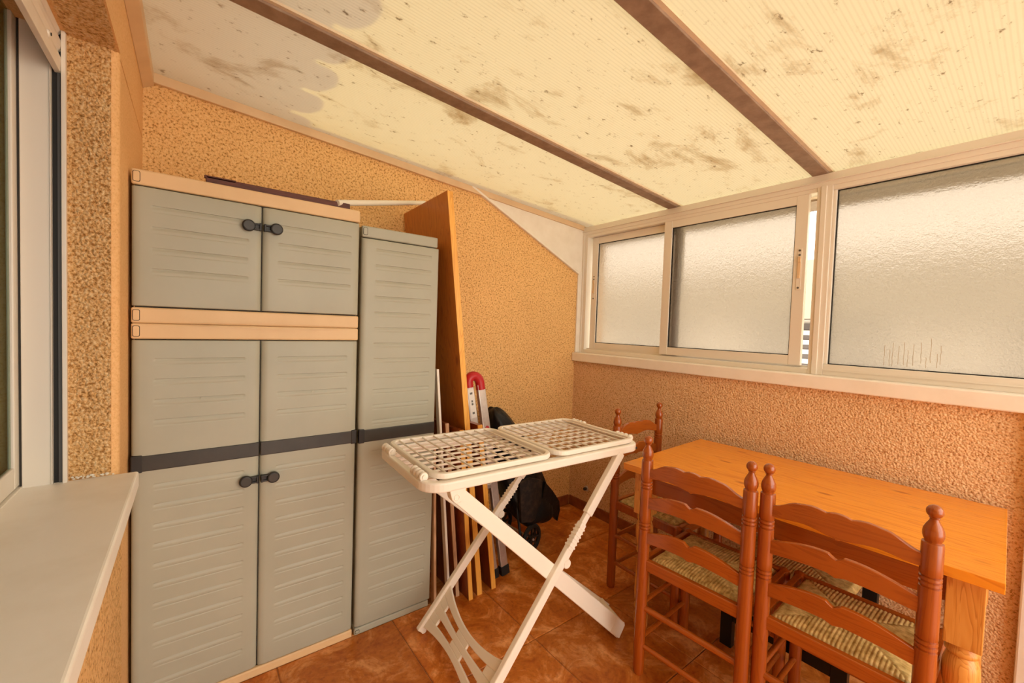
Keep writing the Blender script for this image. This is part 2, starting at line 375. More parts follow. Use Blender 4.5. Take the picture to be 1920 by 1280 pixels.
# fixed outer frame of the slider
MB().box((XF, 2.168, 1.154), (XF+.07, YB-.001, 2.03)).build('jamb', 'aluminium_white', w1, bevel=.002)
MB().box((XF-.006, 2.195, 1.154), (XF, YB-.002, 2.03)).build('jamb_cover', 'aluminium_white', w1, bevel=.002)
MB().box((XF, .70, 1.154), (XF+.07, 2.168, 1.180)).build('bottom_track', 'aluminium_white', w1, bevel=.002)
MB().box((XF+.030, .73, 1.178), (XF+.034, 2.168, 1.190)).build('track_rail', 'aluminium_white', w1)
MB().box((XF, .70, 2.010), (XF+.07, 2.168, 2.03)).build('top_track', 'aluminium_white', w1, bevel=.002)
def sash(y0, y1, x0, x1, z0, z1, parent, sw=.052, rail=.048):
    s_ = empty('sash'); s_.parent = parent
    MB().box((x0, y0, z0), (x1, y0+sw, z1)).build('stile', 'aluminium_white', s_, bevel=.002)
    MB().box((x0, y1-sw, z0), (x1, y1, z1)).build('stile', 'aluminium_white', s_, bevel=.002)
    MB().box((x0+.001, y0+sw, z0), (x1-.001, y1-sw, z0+rail)).build('rail', 'aluminium_white', s_, bevel=.002)
    MB().box((x0+.001, y0+sw, z1-rail), (x1-.001, y1-sw, z1)).build('rail', 'aluminium_white', s_, bevel=.002)
    xm = (x0+x1)/2; g = .004
    MB().ringframe([(y0+sw-.001,z0+rail-.001),(y1-sw+.001,z0+rail-.001),(y1-sw+.001,z1-rail+.001),(y0+sw-.001,z1-rail+.001)],
                   [(y0+sw+g,z0+rail+g),(y1-sw-g,z0+rail+g),(y1-sw-g,z1-rail-g),(y0+sw+g,z1-rail-g)], xm-.005, xm+.005).xf(Matrix(((0,0,1,0),(1,0,0,0),(0,1,0,0),(0,0,0,1)))).build('gasket', 'black_rubber', s_)
    MB().box((xm-.002, y0+sw, z0+rail), (xm+.002, y1-sw, z1-rail)).build('pane', 'frosted_glass', s_)
    return s_
s1 = sash(1.425, 2.150, XF+.036, XF+.062, 1.184, 2.008, w1)
s2 = sash(.762, 1.532, XF+.002, XF+.028, 1.190, 2.014, w1, rail=.046)
def latch(parent, x, y, z, h=.15):
    MB().prism(rrect(y-.010, z-h/2, y+.010, z+h/2, .004, 3), lambda a,b:(x-.002,a,b), lambda a,b:(x+.001,a,b)).build('latch_plate', 'aluminium_white', parent, bevel=.0008)
    m = MB().prism(rrect(y-.006, z-h*.22, y+.006, z+h*.3, .004, 3), lambda a,b:(x-.005,a,b), lambda a,b:(x,a,b)); m.box((x-.009, y-.006, z+h*.17), (x-.003, y+.006, z+h*.3)); m.box((x-.008, y-.006, z-h*.22), (x-.003, y+.006, z-h*.15))
    m.build('latch_slider', 'trim_beige', parent, bevel=.001)
    for dz in (-.45, .45, .34):
        MB().lathe([(.005,-.001),(.005,.001)], (0,0,0), 10, Matrix.Rotation(PI/2, 4, 'Y')).xf(Matrix.Translation((x-.003, y, z+dz*h))).build('screw', 'screw', parent)
latch(s2, XF+.002, .788, 1.655, .20)
latch(s1, XF+.036, 2.125, 1.64, .18)
# mullion between the two windows and further ones out of view
w2 = winframe('window_2', -.3, .7, 'large fixed frosted pane at the right in a white aluminium frame')
mu = MB().box((XF-.004, .668, 1.154), (XF+.075, .728, 2.03)); mu.box((XF-.010, .690, 1.154), (XF, .712, 2.03))
mu.build('mullion', 'aluminium_white', w2, bevel=.002)
def fixed(y0, y1, parent):
    MB().box((XF, y0, 1.154), (XF+.06, y1, 1.205)).build('rail', 'aluminium_white', parent, bevel=.002)
    MB().box((XF-.004, y0, 1.176), (XF+.002, y1, 1.182)).build('bead', 'aluminium_white', parent)
    MB().box((XF, y0, 2.008), (XF+.06, y1, 2.03)).build('rail', 'aluminium_white', parent, bevel=.002)
    MB().box((XF+.008, y1-.012, 1.205), (XF+.05, y1, 2.008)).build('stile', 'aluminium_white', parent, bevel=.002)
    MB().box((XF+.008, y0, 1.205), (XF+.05, y0+.012, 2.008)).build('stile', 'aluminium_white', parent, bevel=.002)
    xm = XF+.028; g = .004
    MB().ringframe([(y0+.012,1.205),(y1-.012,1.205),(y1-.012,2.008),(y0+.012,2.008)], [(y0+.012+g,1.205+g),(y1-.012-g,1.205+g),(y1-.012-g,2.008-g),(y0+.012+g,2.008-g)], xm-.006, xm+.006).xf(Matrix(((0,0,1,0),(1,0,0,0),(0,1,0,0),(0,0,0,1)))).build('gasket', 'black_rubber', parent)
    MB().box((xm-.002, y0+.012, 1.205), (xm+.002, y1-.012, 2.008)).build('pane', 'frosted_glass', parent)
fixed(-.60, .668, w2)
MB().box((XF-.004, -.66, 1.154), (XF+.075, -.60, 2.03)).build('mullion', 'aluminium_white', w2, bevel=.002)
for k in range(12):
    y = .46 - k*.016 + random.uniform(-.004,.004); z = 1.215 + random.uniform(0,.03); zz = z + random.uniform(.04,.11); pts = []
    for q in range(7): pts.append((XF+.0255, y + random.uniform(-.0012,.0012), zz + (z-zz)*q/6))
    MB().tube(pts, .0009, 6).build('water_streak', 'water_mark', w2)
# cream upright on the parapet at the right edge
cu = MB().box((XR-.03, -.06, 0), (XR, .045, 1.091)).build('trim_3', 'white_paint', bevel=.006); struct(cu, 'cream upright trim against the parapet by the table end', 'trim')

# ------------------------------------------------------------------ roof
ce = empty('ceiling'); struct(ce, 'sloping translucent sheet roof stained with mould', 'ceiling')
rafY = [1.479, .721, -.037, -.795]
edges = [YB] + rafY
for k in range(len(edges)-1):
    y1 = edges[k]; y0 = edges[k+1]
    xa, xb = -.15, 2.52; n = 1
    MB().hexa([(xa,y0,zr(xa)+.010),(xb,y0,zr(xb)+.010),(xb,y1,zr(xb)+.010),(xa,y1,zr(xa)+.010)], [(xa,y0,zr(xa)+.012),(xb,y0,zr(xb)+.012),(xb,y1,zr(xb)+.012),(xa,y1,zr(xa)+.012)]).build('roof_sheet', 'roof_sheet', ce)
for y in rafY:
    m = MB(); xa, xb = -.12, XF+.07
    m.hexa([(xa,y-.032,zr(xa)-.006),(xb,y-.032,zr(xb)-.006),(xb,y+.032,zr(xb)-.006),(xa,y+.032,zr(xa)-.006)], [(xa,y-.032,zr(xa)+.010),(xb,y-.032,zr(xb)+.010),(xb,y+.032,zr(xb)+.010),(xa,y+.032,zr(xa)+.010)])
    rf_ = m.build('rafter', 'rafter', ce, bevel=.002)
    # glazing bead on the near side of each rafter and capping strip above it
    m = MB(); m.hexa([(xa,y-.046,zr(xa)+.002),(xb,y-.046,zr(xb)+.002),(xb,y-.032,zr(xb)+.002),(xa,y-.032,zr(xa)+.002)], [(xa,y-.046,zr(xa)+.010),(xb,y-.046,zr(xb)+.010),(xb,y-.032,zr(xb)+.010),(xa,y-.032,zr(xa)+.010)])
    m.build('glazing_bead', 'rafter_pale', rf_)
    m = MB(); m.hexa([(xa,y-.04,zr(xa)+.0125),(xb,y-.04,zr(xb)+.0125),(xb,y+.04,zr(xb)+.0125),(xa,y+.04,zr(xa)+.0125)], [(xa,y-.04,zr(xa)+.02),(xb,y-.04,zr(xb)+.02),(xb,y+.04,zr(xb)+.02),(xa,y+.04,zr(xa)+.02)])
    m.build('cap_strip', 'rafter', rf_)
# beige edge plank on the house wall and thin one along the end wall
m = MB(); m.hexa([(XL,-.83,2.212),(XL+.034,-.83,2.232),(XL+.034,YB,2.232),(XL,YB,2.212)], [(XL,-.83,2.282),(XL+.034,-.83,zr(XL+.034)+.008),(XL+.034,YB,zr(XL+.034)+.008),(XL,YB,2.282)])
m.build('edge_plank', 'trim_beige', ce, bevel=.003)
m = MB(); m.hexa([(XL+.03,YB-.018,zr(XL)-.03),(XF,YB-.018,zr(XF)-.026),(XF,YB,zr(XF)-.026),(XL+.03,YB,zr(XL)-.03)], [(XL+.03,YB-.018,zr(XL)+.009),(XF,YB-.018,zr(XF)+.009),(XF,YB,zr(XF)+.009),(XL+.03,YB,zr(XL)+.009)])
m.build('edge_strip', 'trim_beige', ce, bevel=.003)
# gutter along the low outer edge
m = MB(); 
for a, b in (((2.41,1.99),(2.60,2.0)), ((2.59,1.99),(2.60,2.10))): m.box((a[0], -.85, a[1]), (b[0], YB+.1, b[1]))
gt = m.build('gutter', 'rafter', ce)

# ------------------------------------------------------------------ house wall with window opening
YR, ZS, ZH = 1.564, .885, 2.03
wl = MB()
wl.box((-.55, YR+.02, -.1), (XL, YB+.2, 2.012)).box((-.55, YR+.02, 2.012), (XL-.006, YB+.2, 2.019)).box((-.55, YR+.02, 2.019), (XL, YB+.2, 2.80))
wl.box((-.55, YF-.2, ZH), (XL, YR+.02, 2.80)).box((-.55, YF-.2, -.1), (XL, YR+.02, ZS-.05)).box((-.55, YF-.2, ZS-.05), (XL, -.55, ZH))
# rounded corner of the reveal
seg = [(XL-.02 + .02*math.cos(t), YR+.02 - .02*math.sin(t)) for t in [PI/2*k/6 for k in range(7)]]
poly = seg + [(-.45, YR), (-.45, YR+.02)]
wl.prism(poly, lambda a,b:(a,b,ZS-.05), lambda a,b:(a,b,ZH))
wlo = wl.build('wall_left', 'stucco_smooth', smooth=True, angle=30); struct(wlo, 'house wall with pale orange render at the left', 'wall')
# coarse render inside the reveal and on the soffit
MB().box((-.256, YR-.003, ZS), (XL-.016, YR+.004, ZH)).build('reveal', 'stucco_coarse', wlo)
MB().box((-.256, -.55, ZH-.003), (XL-.004, YR+.004, ZH+.004)).build('soffit', 'stucco_coarse', wlo)
MB().box((XL-.004, YF, 0), (XL+.003, YR+.02, ZS-.046)).build('lower_render', 'stucco', wlo)
# crumbs of plaster at the foot of the reveal
for k in range(26):
    m = MB(); r = random.uniform(.002, .0045); x = random.uniform(-.25, -.165); m.lathe([(r*.3,-r*.6),(r,-.1*r),(r*.7,r*.6),(r*.1,r*.8)], (x, YR-.005-random.uniform(0,.004), ZS+.003+r*.5+random.uniform(0,.006)), 6)
    m.build('plaster_crumb', 'white_paint', wlo)
wsl = MB().box((-.36, -.55, ZS-.045), (-.117, YR+.0025, ZS+.002)).build('trim_4', 'sill_paint', bevel=.006, seg=3); struct(wsl, 'deep white painted window sill on the house wall', 'window sill')

w4 = empty('window_4'); struct(w4, 'house window with white frame, dark glass and roller shutter', 'window')
MB().box((-.335, YR-.012, ZS), (-.2835, YR+.001, ZH)).build('frame_jamb', 'aluminium_white', w4, bevel=.002)
MB().box((-.2835, YR-.016, ZS), (-.2815, YR+.001, ZH)).build('frame_lip', 'aluminium_white', w4)
MB().box((-.2815, YR-.002, ZS), (-.264, YR+.002, ZH+.1)).build('shutter_channel', 'black_rubber', w4)
MB().box((-.272, YR-.006, ZS), (-.266, YR-.001, 1.93)).build('channel_brush', 'grey_channel', w4)
MB().box((-.264, YR-.016, ZS), (-.2555, YR+.002, ZH)).build('frame_lip', 'aluminium_white', w4, bevel=.001)
MB().box((-.36, -.55, ZS), (-.335, YR, ZS+.006)).build('frame_bottom', 'aluminium_white', w4)
sh = empty('sash'); sh.parent = w4
MB().box((-.352, YR-.040, ZS+.008), (-.3395, YR+.004, ZH)).build('stile', 'aluminium_white', sh, bevel=.003)
MB().box((-.352, -.50, ZS+.008), (-.3400, YR-.040, ZS+.062)).build('rail', 'aluminium_white', sh, bevel=.003)
MB().box((-.349, -.50, ZS+.062), (-.346, YR-.040, ZH)).build('pane', 'house_glass', sh)
MB().box((-.3394, YR-.009, ZS), (-.335, YR+.001, ZH)).build('frame_gap', 'dark_gap', w4)
# roller shutter, mostly raised
rs = empty('shutter'); rs.parent = w4
for k in range(4):
    z0 = 1.932 + k*.043; m = MB()
    prof = [(-.004,0),(.0,.001),(.006,.010),(.0075,.021),(.006,.032),(.0,.041),(-.004,.042)]
    if k == 0: prof = [(-.006,-.004),(.006,-.004),(.0065,.010),(.0075,.025),(.006,.034),(.0,.041),(-.006,.042)]
    m.prism(prof, lambda a,b:(-.271+a, -.5, z0+b), lambda a,b:(-.271+a, YR-.003, z0+b))
    m.build('slat', 'white_paint', rs, bevel=.001)
MB().lathe([(.008,0),(.008,.004),(.004,.005)], (0,0,0), 12, Matrix.Rotation(PI/2,4,'Y')).xf(Matrix.Translation((-.265, YR-.13, 1.962))).build('stop_screw', 'white_paint', rs)
MB().lathe([(.0035,0),(.0035,.002)], (0,0,0), 10, Matrix.Rotation(PI/2,4,'Y')).xf(Matrix.Translation((-.2605, YR-.13, 1.962))).build('screw_head', 'dark_gap', rs)
# dim room behind the glass
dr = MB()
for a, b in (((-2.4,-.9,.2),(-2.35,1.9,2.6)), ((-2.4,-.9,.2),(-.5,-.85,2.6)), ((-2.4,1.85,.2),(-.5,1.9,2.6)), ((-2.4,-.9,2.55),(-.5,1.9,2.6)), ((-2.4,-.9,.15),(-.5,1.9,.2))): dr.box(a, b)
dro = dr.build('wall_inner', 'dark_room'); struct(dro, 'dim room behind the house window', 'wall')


# baseboards
def basebd(nm, pts, label):
    e = empty(nm); struct(e, label, 'baseboard')
    for a, b in pts: MB().box(a, b).build('skirting_tile', 'baseboard', e, bevel=.002)
basebd('baseboard_back', [((max(XL, i0+i*P)+.001, YB-.011, 0), (min(XR-.011, i0+(i+1)*P)-.002, YB, .072)) for i in range(3, 7) if i0+i*P < XR-.03], 'terracotta skirting along the end wall')
basebd('baseboard_right', [((XR-.011, max(.05, j0+j*P)+.001, 0), (XR, min(YB, j0+(j+1)*P)-.002, .072)) for j in range(5, 11) if j0+j*P < YB-.02 and j0+(j+1)*P > .08], 'terracotta skirting along the parapet')

# ------------------------------------------------------------------ tiled eave of the house above the sheet roof, and what stands outside
ev = empty('trim_5'); struct(ev, 'tiled eave of the house above the sheet roof', 'eave')
XE = .03; ZE = 2.80
tm = None
for k in range(22):
    y = -2.2 + k*.228
    if tm is None:
        m = MB(); n = 10; out = [(.098*math.cos(PI*q/n), .098*math.sin(PI*q/n)) for q in range(n+1)]; inn = [(.086*math.cos(PI*q/n), .086*math.sin(PI*q/n)) for q in range(n, -1, -1)]
        m.prism(out + inn, lambda a,b:(-.9,a,b+.16), lambda a,b:(0,a,b))
        o = m.build('roof_tile', 'terracotta_tile', ev, smooth=True); tm = o.data
    else:
        o = bpy.data.objects.new('roof_tile', tm); COL.objects.link(o); o.parent = ev
    o.location = (XE, y, ZE)
    if k == 0:
        m = MB(); out = [(.07*math.cos(PI*q/8), -.04*math.sin(PI*q/8)) for q in range(9)]; inn = [(.06*math.cos(PI*q/8), -.03*math.sin(PI*q/8)) for q in range(8, -1, -1)]
        m.prism(out + inn, lambda a,b:(-.9,a,b+.16), lambda a,b:(-.02,a,b)); chan = m.build('channel_tile', 'terracotta_tile', ev, smooth=True); chm = chan.data
    else:
        chan = bpy.data.objects.new('channel_tile', chm); COL.objects.link(chan); chan.parent = ev
    chan.location = (XE, y + .114, ZE + .012)
MB().hexa([(-.9,-2.5,ZE+.14),(XE-.06,-2.5,ZE-.015),(XE-.06,2.9,ZE-.015),(-.9,2.9,ZE+.14)], [(-.9,-2.5,ZE+.16),(XE-.06,-2.5,ZE),(XE-.06,2.9,ZE),(-.9,2.9,ZE+.16)]).build('eave_board', 'neighbour_wall', ev)

gr = MB().box((2.6, -14, -3.2), (30, 16, -3)).build('ground', 'outside_ground'); struct(gr, 'pale ground outside', 'ground')
nb = empty('neighbour_house', (6.5, 1.2, -3))
tag(nb, 'pale house with grey shutters seen through the gap of the sliding window', 'building')
MB().box((0,-7,0),(4,7,4.55)).build('wall', 'neighbour_wall', nb)
MB().hexa([(-.5,-7.3,4.55),(4.5,-7.3,4.55),(4.5,7.3,4.55),(-.5,7.3,4.55)], [(1.6,-7.3,5.6),(2.4,-7.3,5.6),(2.4,7.3,5.6),(1.6,7.3,5.6)]).build('roof', 'neighbour_red', nb)
for k in range(5):
    w_ = MB().box((-.05,-4.9+k*2.5,3.3),(.0,-3.5+k*2.5,4.5)).build('window', 'neighbour_grey', nb)
    for q in range(9): MB().box((-.07,-4.85+k*2.5,3.35+q*.125),(-.05,-3.55+k*2.5,3.41+q*.125)).build('shutter_slat', 'neighbour_wall', w_)

# ------------------------------------------------------------------ plastic cabinets
YC = 1.750
def door(name, x0, x1, z0, z1, bands, parent, rnd_l=True, rnd_r=True, gx=None, th=.022):
    """door whose front is a height field with moulded louvre grooves; bands: list of groove top heights"""
    gl, gr_ = gx if gx else (x0 + .045, x1 - .04)
    xs = [x0, x0+.002, x0+.006, x0+.013, x0+.022]
    n = 3
    xs += [gl-.008, gl-.003, gl, gl+.003, gl+.007]
    xs += [gl+.007 + (gr_-gl-.014)*k/4 for k in range(1, 4)]
    xs += [gr_-.007, gr_-.003, gr_, gr_+.003, gr_+.008, x1-.022, x1-.013, x1-.006, x1-.002, x1]
    xs = sorted(set(round(v, 5) for v in xs))
    zs = [z0, z0+.002, z0+.006, z1-.006, z1-.002, z1]
    for b in bands: zs += [b+.002, b+.0005, b-.0008, b-.004, b-.008, b-.012, b-.016, b-.0195, b-.0215, b-.024]
    zs = sorted(set(round(v, 5) for v in zs if z0 <= v <= z1))
    def depth(x, z):
        d = 0
        # rounded outer edges
        for t, on in ((x - x0, rnd_l), (x1 - x, rnd_r)):
            R_ = .022 if on else .004
            if t < R_: d += R_*.62*(1 - math.sqrt(max(0, 1 - (1 - t/R_)**2)))
        for t in (z - z0, z1 - z):
            if t < .006: d += .004*(1 - math.sqrt(max(0, 1 - (1 - t/.006)**2)))
        for b in bands:
            u = (b - z)/.0215
            if 0 < u < 1:
                # stadium ends
                cz = abs(u - .5)*2; inset = .009*(1 - math.sqrt(max(0, 1 - cz*cz)))
                a = min(x - gl - inset, gr_ - inset - x)
                if a > -.002:
                    e = min(1, max(0, (a + .002)/.005))
                    prof = min(1, u/.05)*max(0, 1 - max(0, u-.05)/.36)
                    prof += .30*math.exp(-((u-.87)/.06)**2)
                    d += .0046*prof*e
        return d
    vs = []; fs = []; nx, nz = len(xs), len(zs)
    for z in zs:
        for x in xs: vs.append((x, YC + depth(x, z), z))
    for j in range(nz-1):
        for i in range(nx-1): fs.append((j*nx+i, j*nx+i+1, (j+1)*nx+i+1, (j+1)*nx+i))
    # rim and back
    ring = [i for i in range(nx)] + [j*nx+nx-1 for j in range(1, nz)] + [(nz-1)*nx+i for i in range(nx-2, -1, -1)] + [j*nx for j in range(nz-2, 0, -1)]
    base = len(vs)
    for q in ring: vs.append((vs[q][0], YC + th, vs[q][2]))
    m_ = len(ring)
    for q in range(m_): fs.append((ring[q], base+q, base+(q+1) % m_, ring[(q+1) % m_]))
    fs.append(tuple(base + q for q in range(m_)))
    return MB().add(vs, fs).build(name, 'cab_grey', parent, smooth=True, angle=35)
def cabinet_shell(e, x0, x1, z0, z1, m):
    MB().box((x0+.004, YC+.024, z0+.012), (x1-.004, 2.19, z1-.012)).build('body', m, e, bevel=.004)
    MB().box((x0+.008, YC+.016, z0+.01), (x1-.008, YC+.0238, z1-.01)).build('door_gap', 'dark_gap', e)
def cap(e, x0, x1, z0, z1, m, name, clip=True, arch=False):
    """moulded fascia strip with a small end clip"""
    b = MB().box((x0, YC+.002, z0), (x1, 2.19, z1)).build(name, m, e, bevel=.006, seg=3)
    if clip:
        MB().prism(rrect(x0+.0035, z0+.0075, x0+.0215, z1-.0075, .005, 4), lambda a,b_:(a,YC+.0012,b_), lambda a,b_:(a,YC+.004,b_)).build('clip_seam', 'dark_gap', b)
        MB().prism(rrect(x0+.005, z0+.009, x0+.020, z1-.009, .004, 4), lambda a,b_:(a,YC+.0002,b_), lambda a,b_:(a,YC+.004,b_)).build('end_clip', m, b, bevel=.0006)
    return b
def handle(e, xc, z, d):
    """two round knobs joined by slim bars over the door gap; one half per door"""
    for s_, p in ((-1, d[0]), (1, d[1])):
        h = empty('handle'); h.parent = p
        Mx = Matrix.Translation((xc + s_*.043, YC, z)) @ Matrix.Rotation(PI/2, 4, 'X')
        MB().lathe([(.016,-.002),(.017,.004),(.020,.010),(.0205,.017),(.0185,.021),(.0165,.0215)], (0,0,0), 24).xf(Mx).build('knob', 'handle_dark', h, smooth=True, angle=50)
        MB().lathe([(.0155,.0212),(.0150,.0225)], (0,0,0), 24).xf(Mx).build('knob_face', 'cab_dark', h)
        m = MB(); a, b = (xc + s_*.003, xc + s_*.032); a, b = min(a,b), max(a,b)
        m.box((a, YC-.014, z+.006), (b, YC+.002, z+.012)).box((a, YC-.014, z-.012), (b, YC+.002, z-.006)).box((a, YC-.007, z-.008), (b, YC+.002, z+.008))
        q = xc + s_*.004; m.box((min(q, q+s_*.006), YC-.017, z-.013), (max(q, q+s_*.006), YC+.002, z+.013))
        m.build('bar', 'handle_dark', h, bevel=.0012)
CX0, CXM, CX1 = -.151, .1985, .543
# lower unit
c1 = empty('storage_cabinet', (0,0,0)); tag(c1, 'tall grey plastic two-door cabinet with beige trims standing by the house wall', 'cabinet')
cabinet_shell(c1, CX0, CX1, 0, 1.30, 'cab_beige')
cap(c1, CX0, CX1, 0, .034, 'cab_beige', 'plinth', clip=False)
tb = cap(c1, CX0, CX1, 1.252, 1.3015, 'cab_beige', 'top_fascia')
MB().strip([(.00,1.296),(.10,1.2955),(.25,1.291),(.40,1.2955),(.47,1.296)], [(.00,1.2945),(.10,1.2925),(.25,1.287),(.40,1.2925),(.47,1.2945)], lambda a,b:(a,YC-.0022,b), lambda a,b:(a,YC+.004,b)).build('moulded_curve', 'cab_beige', tb)
lowg = [1.190 - .0655*k for k in range(4)]
botg = [.785 - .0655*k for k in range(11)]
d1 = door('door', CX0+.001, CXM-.0015, .038, 1.249, lowg + botg, c1, gx=(-.097, .152))
d2 = door('door', CXM+.0015, CX1-.001, .038, 1.249, lowg + botg, c1, gx=(.250, .502))
for (a, b, p, ca, cb) in ((CX0, CXM-.0015, d1, CX0, CX0+.028), (CXM+.0015, CX1, d2, CX1-.022, CX1)):
    bd = MB().prism([(a,.830),(b,.830),(b,.880),(a,.880)], lambda x,z:(x,YC-.004,z), lambda x,z:(x,YC+.012,z)).build('dark_band', 'cab_dark', p, bevel=.003)
    MB().box((ca, YC-.0055, .827), (cb, YC+.012, .883)).build('band_end', 'handle_dark', bd, bevel=.003)
handle(c1, CXM, .747, (d1, d2))
for xx in (.03, .375): MB().lathe([(.006,0),(.006,.001)], (0,0,0), 14).xf(Matrix.Translation((xx, YC, 1.052)) @ Matrix.Rotation(PI/2,4,'X')).build('mould_mark', 'cab_grey', d1 if xx < .2 else d2)
# upper unit
c2 = empty('low_cabinet', (0,0,1.3015)); tag(c2, 'low two-door grey plastic cabinet with beige lid stacked on the tall cabinet', 'cabinet')
class Z: pass
def up(o): o.location.z -= 1.3015; return o
u = []
def shift_children(e):
    for ch in [q for q in bpy.data.objects if q.parent == e]: ch.location.z -= e.location.z
cabinet_shell(c2, CX0, CX1, 1.3015, 1.779, 'cab_beige')
bf = cap(c2, CX0, CX1, 1.302, 1.352, 'cab_beige', 'bottom_fascia')
MB().strip([(.00,1.309),(.10,1.3115),(.25,1.317),(.40,1.3115),(.47,1.309)], [(.00,1.3075),(.10,1.3085),(.25,1.313),(.40,1.3085),(.47,1.3075)], lambda a,b:(a,YC-.0022,b), lambda a,b:(a,YC+.004,b)).build('moulded_curve', 'cab_beige', bf)
cap(c2, CX0, CX1, 1.731, 1.779, 'cab_beige', 'lid')
ug = [1.672 - .0655*k for k in range(4)]
d3 = door('door', CX0+.001, CXM-.0015, 1.356, 1.727, ug, c2, gx=(-.104, .158))
d4 = door('door', CXM+.0015, CX1-.001, 1.356, 1.727, ug, c2, gx=(.246, .510))
handle(c2, CXM, 1.652, (d3, d4))
shift_children(c2)
# narrow cabinet
c3 = empty('narrow_cabinet', (0,0,0)); tag(c3, 'tall narrow single-door grey plastic cabinet beside the leaning boards', 'cabinet')
NX0, NX1 = .552, .898
cabinet_shell(c3, NX0, NX1, 0, 1.724, 'cab_grey')
cap(c3, NX0, NX1-.004, 0, .030, 'cab_grey', 'plinth')
cap(c3, NX0, NX1-.004, 1.678, 1.724, 'cab_grey', 'lid')
d5 = door('door', NX0+.001, NX1, .034, 1.674, [1.636 - .0655*k for k in range(12)] + [.785 - .0655*k for k in range(11)], c3, rnd_r=False, gx=(.606, .866))
bd = MB().box((NX0, YC-.004, .826), (NX1, YC+.012, .878)).build('dark_band', 'cab_dark', d5, bevel=.003)
MB().box((NX0, YC-.0055, .823), (NX0+.024, YC+.012, .881)).build('band_end', 'handle_dark', bd, bevel=.003)
# lath and pole on the cabinets
lt = MB(); lt.bar((.035,1.790,1.7905), (.505,1.790,1.7905), .05, .022); lt.bar((.03,1.772,1.799), (.12,1.772,1.799), .014, .010)
o = lt.build('wooden_lath', 'plank_maroon', bevel=.002); tag(o, 'thin dark maroon wooden lath lying on the beige cabinet lid', 'lath')
o = MB().tube([(.455,1.765,1.796),(.985,2.105,1.976)], .012, 14).build('plastic_pole', 'pole_white', smooth=True, angle=50); tag(o, 'white plastic pole slanting from the cabinet top to the tall board', 'pole')

# ------------------------------------------------------------------ boards leaning beside the narrow cabinet
def leaning(name, label, xb, yb0, yb1, h, lean, th, face, edge, cat='board', group=None, dy=0):
    e = empty(name, (xb, yb0, 0)); tag(e, label, cat, group)
    dx = -lean*h
    f = MB().hexa([(0,.004,0),(th,.004,0),(th,yb1-yb0,0),(0,yb1-yb0,0)], [(dx,.004+dy,h),(dx+th,.004+dy,h),(dx+th,yb1-yb0+dy,h-.012),(dx,yb1-yb0+dy,h-.012)]).build('panel', face, e)
    MB().hexa([(0,0,0),(th,0,0),(th,.004,0),(0,.004,0)], [(dx,dy,h),(dx+th,dy,h),(dx+th,.004+dy,h),(dx,.004+dy,h)]).build('front_edge', edge, e)
    return e
leaning('shelf_board', 'short brown board nearest the narrow cabinet among the leaning boards', 1.035, 1.735, 2.12, .865, .100, .018, 'board_brown', 'board_edge_pale')
leaning('shelf_board', 'short brown board just left of the tall pine board', 1.072, 1.675, 2.10, .84, .095, .022, 'board_brown', 'board_edge')
leaning('tall_board', 'very tall orange pine board leaning against the narrow cabinet', 1.126, 1.683, 2.17, 1.935, .110, .028, 'board_pine', 'board_edge', dy=.03)
leaning('shelf_board', 'short orange board between the tall pine board and the ladder', 1.212, 1.685, 2.10, .85, .135, .026, 'board_brown', 'board_edge')
lw = MB().hexa([(.985,1.72,0),(.996,1.72,0),(.996,1.75,0),(.985,1.75,0)], [(.905,1.752,1.12),(.916,1.752,1.12),(.916,1.782,1.12),(.905,1.782,1.12)])
o = lw.build('white_lath', 'aluminium_white'); tag(o, 'thin white lath between the narrow cabinet and the boards', 'lath')
lw = MB().hexa([(.915,1.735,0),(.928,1.735,0),(.928,1.765,0),(.915,1.765,0)], [(.902,1.76,.80),(.915,1.76,.80),(.915,1.79,.80),(.902,1.79,.80)])
o = lw.build('wooden_lath', 'board_edge_pale'); tag(o, 'narrow wooden lath upright against the side of the narrow cabinet', 'lath')

# ------------------------------------------------------------------ folded step ladder
ld = empty('step_ladder', (1.312, 1.76, 0)); tag(ld, 'folded aluminium step ladder with red plastic hinge caps', 'ladder')
LN = -.160   # lean over its height
def lp(x, y, z): return (x + LN*z/1.05, y + .06*z/1.05, z)
for sy in (0, .34):
    for x0 in (-.035, .035):
        r_ = MB().bar(lp(x0,sy,.012), lp(x0,sy,1.03), .026, .045, (1,0,0)).build('rail', 'alu', ld, bevel=.004)
        MB().bar(lp(x0,sy,0), lp(x0,sy,.05), .032, .052, (1,0,0)).build('foot_cap', 'black_rubber', r_, bevel=.003)
        for zz in (.80, .30): MB().lathe([(.011,0),(.011,.004),(.007,.006)], (0,0,0), 14).xf(Matrix.Translation(Vector(lp(x0,sy-.013,zz))) @ Matrix.Rotation(PI/2,4,'X')).build('rivet_cap', 'red_plastic', r_, smooth=True)
    arc = []
    for k in range(9):
        t = PI*k/8; arc.append(lp(-.035*math.cos(t), sy, 1.035 + .036*math.sin(t)))
    arc = [lp(-.035, sy, 1.015)] + arc + [lp(.035, sy, 1.0)]
    MB().tube(arc, .025, 10).build('hinge_cap', 'red_plastic', ld, smooth=True, angle=60)
lab = MB().bar(lp(-.035,-.0140,.86), lp(-.035,-.0140,1.01), .002, .034, (1,0,0)).build('warning_label', 'label_paper', ld)
for zz, w_ in ((.985,.014),(.945,.008),(.93,.010),(.885,.012)): MB().bar(lp(-.035,-.0155,zz-.005), lp(-.035,-.0155,zz+.005), .001, w_, (1,0,0)).build('label_mark', 'label_ink', lab)
for k in range(3):
    z = .26 + .24*k
    MB().box((-.05+LN*z, .0, z-.012), (.012+LN*z, .36, z+.012)).build('step', 'alu', ld, bevel=.003)

